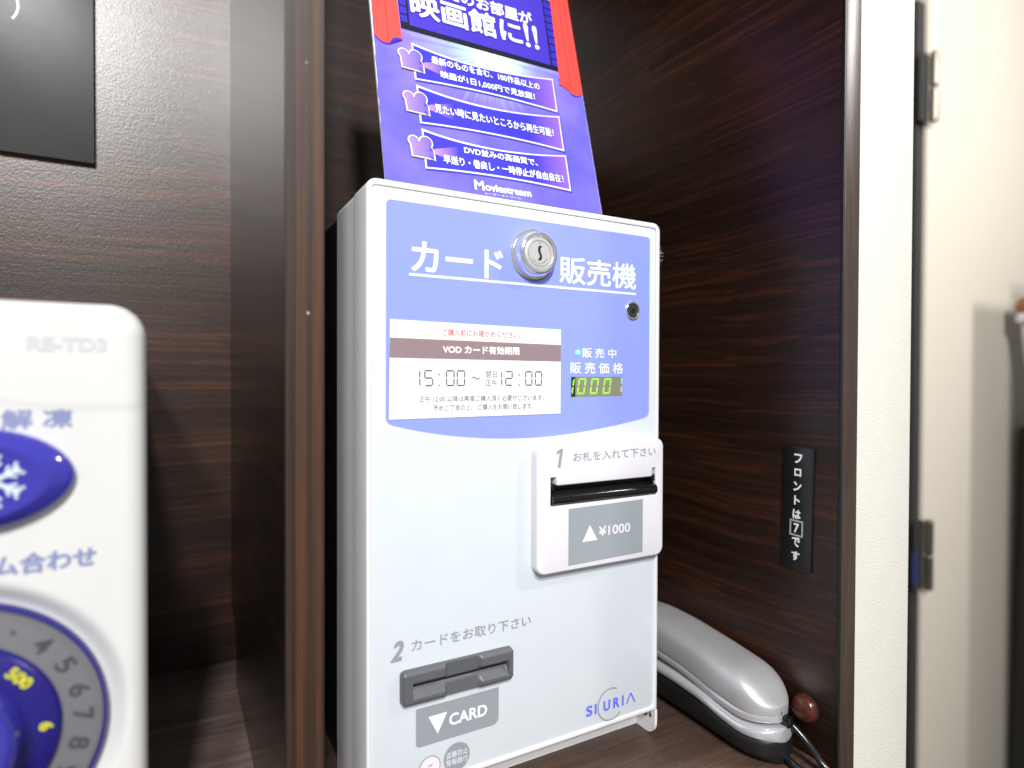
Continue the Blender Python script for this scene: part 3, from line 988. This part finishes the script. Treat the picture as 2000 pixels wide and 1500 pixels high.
# ------------------------------------------------------------------ poster card leaning on top of the machine
lean = math.atan(0.26)
V_ = Vector((0, math.sin(lean), math.cos(lean)))
PF = fr((0, 0.030, 0.3822), (1, 0, 0), V_)
c_ = Matrix.Translation((0.106, 0.08, 0))
PF2 = PF @ c_ @ Matrix.Rotation(0.020, 4, 'Z') @ c_.inverted()
pc = thing('poster_card', (0.106, 0.03, 0.3825), 'purple and blue printed card with red curtains leaning on top of the white machine', 'poster')
pb_ = prism('card_board', [(0.0216, 0.0012), (0.1914, 0.0), (0.1911, 0.255), (0.0201, 0.256)], -0.0022, 0.0, M['pedge'], pc, PF)
flat('printed_sheet', [[(0.0223, 0.0012), (0.1911, 0.0), (0.1908, 0.255)] + [(0.0209 + 0.0014 * (1 - k / 60) + random.uniform(-.00025, .00035), 0.256 - k * .0042) for k in range(60)]], M['poster'], pc, PF, 0.00012)
q1 = 0.0003


def scallop(pts, n=8):
    return pts


def bez(p0, p1, p2, n=8):
    return [((1 - t) ** 2 * p0[0] + 2 * t * (1 - t) * p1[0] + t * t * p2[0], (1 - t) ** 2 * p0[1] + 2 * t * (1 - t) * p1[1] + t * t * p2[1]) for t in [k / n for k in range(n + 1)]]


lc = bez((0.0218, 0.1185), (0.0262, 0.1128), (0.0318, 0.1146)) + bez((0.0330, 0.1165), (0.0345, 0.1215), (0.0412, 0.1206))
flat('curtain_outline', [[(a + .0004, b - .0013) for a, b in lc] + [(0.0413, 0.125), (0.0218, 0.125)]], M['pdeep'], pc, PF, q1)
flat('curtain', [lc + [(0.0404, 0.150), (0.0400, 0.235), (0.0212, 0.235)]], M['red'], pc, PF, q1 + .0002)
flat('curtain_fold', [[(0.0312, 0.1165), (0.0318, 0.1160), (0.0312, 0.235), (0.0306, 0.235)], [(0.0262, 0.14), (0.0264, 0.14), (0.0256, 0.235), (0.0252, 0.235)]], M['red2'], pc, PF, q1 + .0004)
rc = bez((0.1700, 0.1195), (0.1765, 0.1205), (0.1792, 0.1165)) + bez((0.1800, 0.1140), (0.1855, 0.1110), (0.1911, 0.1165))
flat('curtain_outline', [[(a - .0004, b - .0013) for a, b in rc] + [(0.1911, 0.125), (0.1696, 0.125)]], M['pdeep'], pc, PF, q1)
flat('curtain', [rc + [(0.1909, 0.235), (0.1740, 0.235), (0.1712, 0.150)]], M['red'], pc, PF, q1 + .0002)
flat('curtain_fold', [[(0.1796, 0.1175), (0.1803, 0.1170), (0.1822, 0.235), (0.1815, 0.235)], [(0.1852, 0.128), (0.1855, 0.128), (0.1872, 0.235), (0.1868, 0.235)]], M['red2'], pc, PF, q1 + .0004)
# film strip round the title
flat('film_band', [[(0.0414, 0.1296), (0.1712, 0.1312), (0.1738, 0.235), (0.0400, 0.235)]], M['pblk'], pc, PF, q1)
flat('film_window', [[(0.0480, 0.1340), (0.1640, 0.1352), (0.1650, 0.228), (0.0480, 0.228)]], M['pdeep'], pc, PF, q1 + .00015)
pf = []
for k in range(14):
    v = 0.1355 + k * 0.0068
    pf = []
    pf.append([(0.0418, v), (0.0466, v), (0.0466, v + 0.0056), (0.0416, v + 0.0056)])
    pf.append([(0.1655, v), (0.1708 + k * .0002, v), (0.1709 + k * .0002, v + 0.0056), (0.1656, v + 0.0056)])
    for p in pf:
        flat('film_perforation', [p], M['pnavy'], pc, PF, q1 + .00015)

text('あなたのお部屋が', 0.0545, 0.1545, 0.1655, 0.1790, M['pnavy'], pc, PF2, q1 + .0003, 0.0011)
text('あなたのお部屋が', 0.0550, 0.1540, 0.1662, 0.1783, M['pwh'], pc, PF2, q1 + .0005, 0.0004)
text('映画館に', 0.0500, 0.1430, 0.1431, 0.1666, M['pnavy'], pc, PF2, q1 + .0003, 0.0015)
text('映画館に', 0.0510, 0.1420, 0.1441, 0.1656, M['pwh'], pc, PF2, q1 + .0005, 0.00065)
for u in (0.1465, 0.1545):
    flat('exclamation_mark', [[(u - .0008, 0.1505), (u + .0008, 0.1505), (u + .0022, 0.1640), (u + .0012, 0.1664), (u - .0012, 0.1664), (u - .0022, 0.1640)], circle(u, 0.1471, 0.0021, 16)], M['pwh'], pc, PF2, q1 + .0005)
st5 = [(0.1700 + (0.0042 if k % 2 == 0 else 0.0018) * math.sin(R(36 * k)), 0.2005 + (0.0042 if k % 2 == 0 else 0.0018) * math.cos(R(36 * k))) for k in range(10)]
flat('gold_star', [st5], M['gold'], pc, PF, q1 + .0006)


def banner(vt, vb):
    tl, tr = (0.0485, vt), (0.1648, vt + 0.0005)
    bl, br = (0.0480, vb), (0.1640, vb)
    sag, arch = 0.0066, 0.0022

    def shape(i):
        tp = bez((tl[0] + i * .9, tl[1] - i * 1.6), ((tl[0] + tr[0]) / 2 - .008, vt - 2 * sag + .0025 - i), (tr[0] - i, tr[1] - i), 18)
        bt = bez((br[0] - i, br[1] + i * 1.15), ((bl[0] + br[0]) / 2, vb + 2 * arch + i * .9), (bl[0] + i, bl[1] + i), 18)
        return tp + bt
    flat('banner_shadow', [[(a + .0007, b - .0009) for a, b in shape(-.0002)]], M['pnavy'], pc, PF2, q1)
    flat('banner_frame', [shape(0)], M['pcream'], pc, PF2, q1 + .00015)
    flat('banner_frame_light', [shape(0.0004)], M['pwh'], pc, PF2, q1 + .00025)
    flat('banner', [shape(0.0013)], M['bannerfill'], pc, PF2, q1 + .0004)
    cv = vt - .0155
    flat('light_cone', [[(0.0560, cv - .0026), (0.0735, cv - .0110 + .004), (0.0735, cv + .0060), (0.0560, cv + .0012)]], M['cone'], pc, PF2, q1 + .00055)
    # camera emblem with two film reels
    cu0, cv0 = 0.0460, vt - 0.0165

    def icon(g, mt_, lift):
        flat('camera_emblem', [circle(cu0 - .0042, cv0 + .0056, .0037 + g, 24)], mt_, pc, PF2, lift)
        flat('camera_emblem', [circle(cu0 + .0042, cv0 + .0056, .0046 + g, 24)], mt_, pc, PF2, lift + .00003)
        flat('camera_emblem', [[(cu0 - .0062 - g, cv0 - .0056 - g), (cu0 + .0062 + g, cv0 - .0060 - g), (cu0 + .0062 + g, cv0 - .0030), (cu0 + .0094 + g, cv0 - .0066 - g), (cu0 + .0092 + g, cv0 + .0002 + g), (cu0 + .0060 + g, cv0 - .0004 + g),
                                (cu0 + .0070 + g, cv0 + .0035), (cu0, cv0 + .0058), (cu0 - .0068 - g, cv0 + .0035)]], mt_, pc, PF2, lift + .00006)
    icon(0.0006, M['pcream'], q1 + .0007)
    icon(0.0002, M['pwh'], q1 + .0009)
    icon(-0.0004, M['icon'], q1 + .0011)


banner(0.1211, 0.0917)
banner(0.0880, 0.0583)
banner(0.0546, 0.0248)
for s, a, b, c, d in (('最新のものを含む、100作品以上の', 0.0618, 0.1503, 0.1074, 0.1138), ('映画が1日1,000円で見放題！', 0.0676, 0.1444, 0.0974, 0.1036),
                      ('見たい時に見たいところから再生可能！', 0.0598, 0.1562, 0.0685, 0.0757), ('DVD並みの高画質で、', 0.0780, 0.1372, 0.0408, 0.0466),
                      ('早送り・巻戻し・一時停止が自由自在！', 0.0614, 0.1580, 0.0306, 0.0374)):
    text(s, a - .0003, b + .0003, c - .0003, d + .0003, M['pnavy'], pc, PF2, q1 + .0006, 0.0006)
    text(s, a, b, c, d, M['pwh'], pc, PF2, q1 + .0008, 0.00020)
text('M', 0.0825, 0.0900, 0.0145, 0.0220, M['pwh'], pc, PF2, q1 + .0004, 0.0003)
text('oviestream', 0.0905, 0.1276, 0.0148, 0.0205, M['pwh'], pc, PF2, q1 + .0004, 0.00035)
text('ムービーストリーム', 0.0896, 0.1185, 0.0119, 0.0138, M['pwh'], pc, PF2, q1 + .0004)

# ------------------------------------------------------------------ microwave oven
YM = -0.030
mw = thing('microwave_oven', (-0.3, 0.1, 0.0), 'white microwave oven with blue dial and button, blurred in the left foreground', 'microwave')
MF = fr((0, YM, 0), (1, 0, 0), (0, 0, 1))
box('oven_body', -0.550, -0.1265, -0.008, 0.25, 0.012, 0.296, M['mw'], mw, bevel=0.006, seg=3)
for x in (-0.53, -0.16):
    for y in (0.02, 0.21):
        lathe('foot', [(0.012, 0.0), (0.012, 0.0135)], x, y, M['black'], mw, Matrix.Identity(4), 20)
DC = (-0.176, 0.1235)
MU0, MU1, MV0, MV1, RC = -0.555, -0.1072, 0.008, 0.3000, 0.0140


def face(u, v):
    du = max(MU0 + RC - u, u - (MU1 - RC), 0)
    dv_ = max(MV0 + RC - v, v - (MV1 - RC), 0)
    e = RC - math.hypot(du, dv_) if (du and dv_) else min(u - MU0, MU1 - u, v - MV0, MV1 - v, RC)
    if e < 0:
        return -0.022
    rr_ = 0.0085
    h = 0.0 if e >= rr_ else -(rr_ - math.sqrt(max(0, rr_ * rr_ - (rr_ - e) ** 2)))
    if e <= 0.0002:
        h = -0.022
    # dished surround of the dial
    r = math.hypot(u - DC[0], v - DC[1])
    h -= 0.0050 * (1 - sstep(0.0545, 0.0640, r))
    # slight step under the model name
    step = 0.2655 - 0.0105 * sstep(-0.21, -0.13, u)
    h -= 0.0004 * (1 - sstep(step - 0.0022, step + 0.0022, v))
    return h


bmf = bmesh.new()
us = [MU0 + k * 0.0225 for k in range(15)]
us = [u for u in us if u < -0.245]
u = -0.245
while u < MU1 - 1e-6:
    us.append(u)
    u += 0.0010 if u > -0.125 else 0.0015
us.append(MU1)
vs_ = []
v = MV0
while v < MV1 - 1e-6:
    vs_.append(v)
    v += 0.0010 if (v > 0.25 or v < 0.02) else 0.0016
vs_.append(MV1)
gv = []
for vv in vs_:
    gv.append([])
    for uu in us:
        # pull the grid in at the rounded corners
        du = max(MU0 + RC - uu, uu - (MU1 - RC), 0)
        dw = max(MV0 + RC - vv, vv - (MV1 - RC), 0)
        pu, pv, hgt = uu, vv, face(uu, vv)
        if du and dw and math.hypot(du, dw) > RC - 0.0001:
            k_ = RC / math.hypot(du, dw)
            pu = (MU1 - RC + du * k_) if uu > 0.5 * (MU0 + MU1) else (MU0 + RC - du * k_)
            pv = (MV1 - RC + dw * k_) if vv > 0.5 * (MV0 + MV1) else (MV0 + RC - dw * k_)
            hgt = -0.0088
        gv[-1].append(bmf.verts.new((pu, pv, max(hgt, -0.0088))))
for j in range(len(vs_) - 1):
    for i in range(len(us) - 1):
        q = (gv[j][i], gv[j][i + 1], gv[j + 1][i + 1], gv[j + 1][i])
        bmf.faces.new(q)
bmesh.ops.remove_doubles(bmf, verts=bmf.verts, dist=1e-6)
bmesh.ops.dissolve_degenerate(bmf, edges=bmf.edges, dist=1e-6)
fo = bm_obj('front_panel', bmf, M['mw'], mw, MF, 0, 60)
reg(fo, MF)
prism('panel_rim', rrect(MU0 + .0002, MU1 - .0002, MV0 + .0002, MV1 - .0002, RC, 10), -0.030, -0.0085, M['mw'], mw, MF, smooth=60)
text('RE-TD3', -0.1488, -0.1212, 0.2788, 0.2848, M['mwtext2'], fo, MF, 0.0002, 0.0003)
flat('brand_mark', [circle(-0.1592, 0.2878, 0.0016, 16)], M['pblue'], fo, MF, 0.0002)
text('解 凍', -0.1574, -0.1333, 0.2465, 0.2548, M['mwtext'], fo, MF, -0.0003, 0.0003)
text('グラム合わせ', -0.1782, -0.1253, 0.1868, 0.1958, M['mwtext'], fo, MF, -0.0003, 0.00035)

# thaw button: a pointed oval pad with a snowflake
BC = (-0.166, 0.2270)
bm = bmesh.new()


def leaf(s, n=64):
    out = []
    for k in range(n):
        t = 2 * math.pi * k / n
        c, s2 = math.cos(t), math.sin(t)
        out.append((BC[0] + 0.0335 * s * math.copysign(abs(c) ** 1.0, c), BC[1] + 0.0205 * s * math.copysign(abs(s2) ** 1.12, s2)))
    return out


rings = []
for s, h in ((1.0, -0.001), (1.0, 0.0022), (0.985, 0.0034), (0.95, 0.0045), (0.90, 0.0055), (0.84, 0.0066), (0.78, 0.0078), (0.735, 0.0083), (0.70, 0.0081), (0.5, 0.0078), (0.25, 0.0077)):
    rings.append([bm.verts.new((a, b, h)) for a, b in leaf(s)])
for a, b in zip(rings, rings[1:]):
    for k in range(64):
        bm.faces.new((a[k], a[(k + 1) % 64], b[(k + 1) % 64], b[k]))
bm.faces.new(rings[-1])
bt = bm_obj('thaw_button', bm, M['mwblue2'], mw, MF, 0, 80)
reg(bt, MF)
sf, SCn = [], (-0.1582, 0.2270)
for k in range(6):
    a = R(90 + 60 * k)
    d = (math.cos(a), math.sin(a))
    e = (-d[1], d[0])

    def P_(t, w_):
        return (SCn[0] + d[0] * t + e[0] * w_, SCn[1] + d[1] * t + e[1] * w_)
    sf.append([P_(0, -.0009), P_(.0098, -.0007), P_(.0098, .0007), P_(0, .0009)])
    for t0 in (.0040, .0068):
        sf.append([P_(t0, 0), P_(t0 + .0030, .0030), P_(t0 + .0038, .0022), P_(t0 + .0012, 0)])
        sf.append([P_(t0, 0), P_(t0 + .0030, -.0030), P_(t0 + .0038, -.0022), P_(t0 + .0012, 0)])
bm = bmesh.new()
for k, p in enumerate(sf):
    bm.faces.new([bm.verts.new((q[0], q[1], 0.0086 + k * 6e-6)) for q in p])
bm_obj('snowflake', bm, M['snow'], bt, MF)

# dial
dl = lathe('dial', [(0.0545, -0.006), (0.0545, -0.0022), (0.0541, -0.0008), (0.0533, -0.0006), (0.0527, -0.0022)], *DC, M['mwblue'], mw, MF, 96, 35)
reg(dl, MF)
lathe('number_ring', [(0.0531, -0.0025), (0.0385, -0.0012)], *DC, M['mwgrey'], dl, MF, 96)
lathe('skirt', [(0.0386, -0.0010), (0.0380, 0.0006), (0.0368, 0.0022), (0.0262, 0.0028)], *DC, M['mwblue'], dl, MF, 96, 50)
lathe('knob', [(0.0265, 0.0030), (0.0258, 0.0150), (0.0246, 0.0176), (0.0220, 0.0190), (0.010, 0.0196), (0, 0.0197)], *DC, M['mwblue2'], dl, MF, 96, 50)
for s, ang in (('・', 61), ('4', 46), ('5', 30), ('6', 14), ('7', 0), ('8', -15), ('9', -30)):
    a = R(ang)
    cu_, cv_ = DC[0] + 0.0455 * math.cos(a), DC[1] + 0.0455 * math.sin(a)
    hs = 0.0009 if s == '・' else 0.0036
    text(s, cu_ - hs * .72, cu_ + hs * .72, cv_ - hs, cv_ + hs, M['mwdark'], dl, MF, -0.0013, 0.0002, rot=a - math.pi / 2, name='numeral')
for s, ang, wd in (('200', 76, .0050), ('500', 42, .0050), ('6', 1, .0017)):
    a = R(ang)
    cu_, cv_ = DC[0] + 0.0335 * math.cos(a), DC[1] + 0.0335 * math.sin(a)
    text(s, cu_ - wd, cu_ + wd, cv_ - .0024, cv_ + .0024, M['yellow'], dl, MF, 0.0034, 0.00025, rot=a - math.pi / 2, name='numeral')

# ------------------------------------------------------------------ telephone handset in its cradle, against the cabinet side
ph = thing('telephone', (0.274, 0.04, 0.0), 'silver telephone handset lying in its black based cradle, between the machine and the cabinet side', 'telephone')


def interp(tab, y):
    if y <= tab[0][0]:
        return tab[0][1]
    for (a, b), (c, d) in zip(tab, tab[1:]):
        if y <= c:
            return b + (d - b) * (y - a) / (c - a)
    return tab[-1][1]


def smooth_tab(tab, y):
    return sum(interp(tab, y + d) * w_ for d, w_ in ((-.006, .2), (-.003, .2), (0, .2), (.003, .2), (.006, .2)))


def loft(name, ys, hw, zb, zt, cx, mt_, power=2.6, n=40, bot=None, smooth=60):
    bm = bmesh.new()
    rings = []
    for y in ys:
        w2, b, t = hw(y), zb(y), zt(y)
        c, h = (b + t) / 2, (t - b) / 2
        ring = []
        for k in range(n):
            a = 2 * math.pi * k / n
            ca, sa = math.cos(a), math.sin(a)
            pw = power if sa > 0 or bot is None else bot
            ring.append(bm.verts.new((cx(y) + w2 * math.copysign(abs(ca) ** (2 / pw), ca), y, c + h * math.copysign(abs(sa) ** (2 / pw), sa))))
        rings.append(ring)
    for a, b in zip(rings, rings[1:]):
        for k in range(n):
            bm.faces.new((a[k], a[(k + 1) % n], b[(k + 1) % n], b[k]))
    bm.faces.new(rings[0])
    bm.faces.new(rings[-1])
    return bm_obj(name, bm, mt_, ph, None, 0, smooth)


def cap(y, y0, y1, r):
    """plan-view rounding of both ends"""
    d = min(y - y0, y1 - y)
    return math.sqrt(max(0.0, 1 - (1 - min(1, d / r)) ** 2))


def stations(y0, y1, r, n=60):
    out = [y0 + r * (1 - math.cos(R(90 * k / 14))) for k in range(14)]
    out += [y0 + r + (y1 - y0 - 2 * r) * k / n for k in range(n)]
    out += [y1 - r * (1 - math.cos(R(90 * k / 14))) for k in range(14, -1, -1)]
    return out


CX = lambda y: 0.2748
hy0, hy1 = -0.0655, 0.145
top_t = [(-.066, .0395), (-.058, .0500), (-.048, .0555), (-.038, .0588), (-.01, .0628), (.03, .0670), (.06, .0682), (.1, .064), (.15, .050)]
bot_t = [(-.066, .0335), (-.055, .0315), (-.04, .0312), (-.02, .0335), (.01, .0392), (.04, .0412), (.09, .040), (.15, .030)]
stn = stations(hy0, hy1, 0.024)
hs_ = loft('handset', stn, lambda y: 0.0004 + 0.0208 * cap(y, hy0, hy1, .024) ** 0.9, lambda y: smooth_tab(bot_t, y),
           lambda y: smooth_tab(bot_t, y) + 0.004 + (smooth_tab(top_t, y) - smooth_tab(bot_t, y) - 0.004) * (0.30 + 0.70 * cap(y, hy0, hy1, .030) ** 0.9), CX, M['silver'], 3.1, bot=7)
reg(hs_)
loft('handset_underside', stn, lambda y: 0.0004 + 0.0200 * cap(y, hy0, hy1, .024) ** 0.9, lambda y: smooth_tab(bot_t, y) - 0.0048, lambda y: smooth_tab(bot_t, y) + 0.003, CX, M['silver2'], 5)
cy0, cy1 = -0.0690, 0.150
tt = [(-.07, .0262), (-.045, .0258), (-.03, .0272), (-.01, .0315), (.02, .0335), (.15, .0330)]
tb = [(-.07, .0160), (-.045, .0162), (-.03, .0182), (-.01, .0222), (.02, .0240), (.15, .0240)]
stc = stations(cy0, cy1, 0.025)
loft('cradle_trim', stc, lambda y: 0.0006 + 0.0224 * cap(y, cy0, cy1, .025) ** 0.9, lambda y: smooth_tab(tb, y), lambda y: smooth_tab(tt, y), CX, M['silver2'], 3.4)
loft('cradle_base', stations(cy0 + .001, cy1, 0.025), lambda y: 0.0006 + 0.0214 * cap(y, cy0, cy1, .025) ** 0.9, lambda y: 0.0006, lambda y: smooth_tab(tb, y) + 0.003, CX, M['black'], 5, bot=2.3)
box('jack', 0.2755, 0.2815, -0.0705, -0.058, 0.0255, 0.0325, M['blackgloss'], hs_, bevel=0.001)
tube('handset_cord', [(0.2790, -0.0600, 0.0290), (0.2812, -0.0680, 0.0265), (0.2845, -0.0780, 0.0185), (0.2870, -0.0870, 0.0085), (0.2885, -0.0960, 0.0), (0.289, -0.105, -0.02)], 0.0024, M['cord'], ph)
tube('line_cord', [(0.2790, -0.0560, 0.0060), (0.2762, -0.0700, 0.0040), (0.2750, -0.0790, 0.0030), (0.2765, -0.0890, 0.0026), (0.281, -0.099, -0.006)], 0.0026, M['cord'], ph)

# dust and crumbs on the shelf by the machine's foot
bm = bmesh.new()
for k in range(150):
    x = random.gauss(0.215, 0.022) if k < 95 else random.uniform(-0.10, 0.29)
    y = random.gauss(-0.022, 0.016) if k < 95 else random.uniform(-0.08, 0.26)
    if y < YR + .01 or -0.06 < x < -0.02 or x > 0.29 or (x < -0.03 and y < 0):
        continue
    q = random.uniform(.00012, .00038)
    c = Vector((x, y, q * .5 + .0001))
    vs = [bm.verts.new(c + Vector((random.uniform(-1, 1), random.uniform(-1, 1), random.uniform(-.4, .6))) * q) for _ in range(4)]
    for a, b, d in ((0, 1, 2), (0, 2, 3), (0, 1, 3), (1, 2, 3)):
        bm.faces.new((vs[a], vs[b], vs[d]))
du = bm_obj('dust', bm, M['lint'])
du['kind'] = 'stuff'
du['label'] = 'fine pale dust scattered on the brown shelf around the foot of the machine'
du['category'] = 'dust'
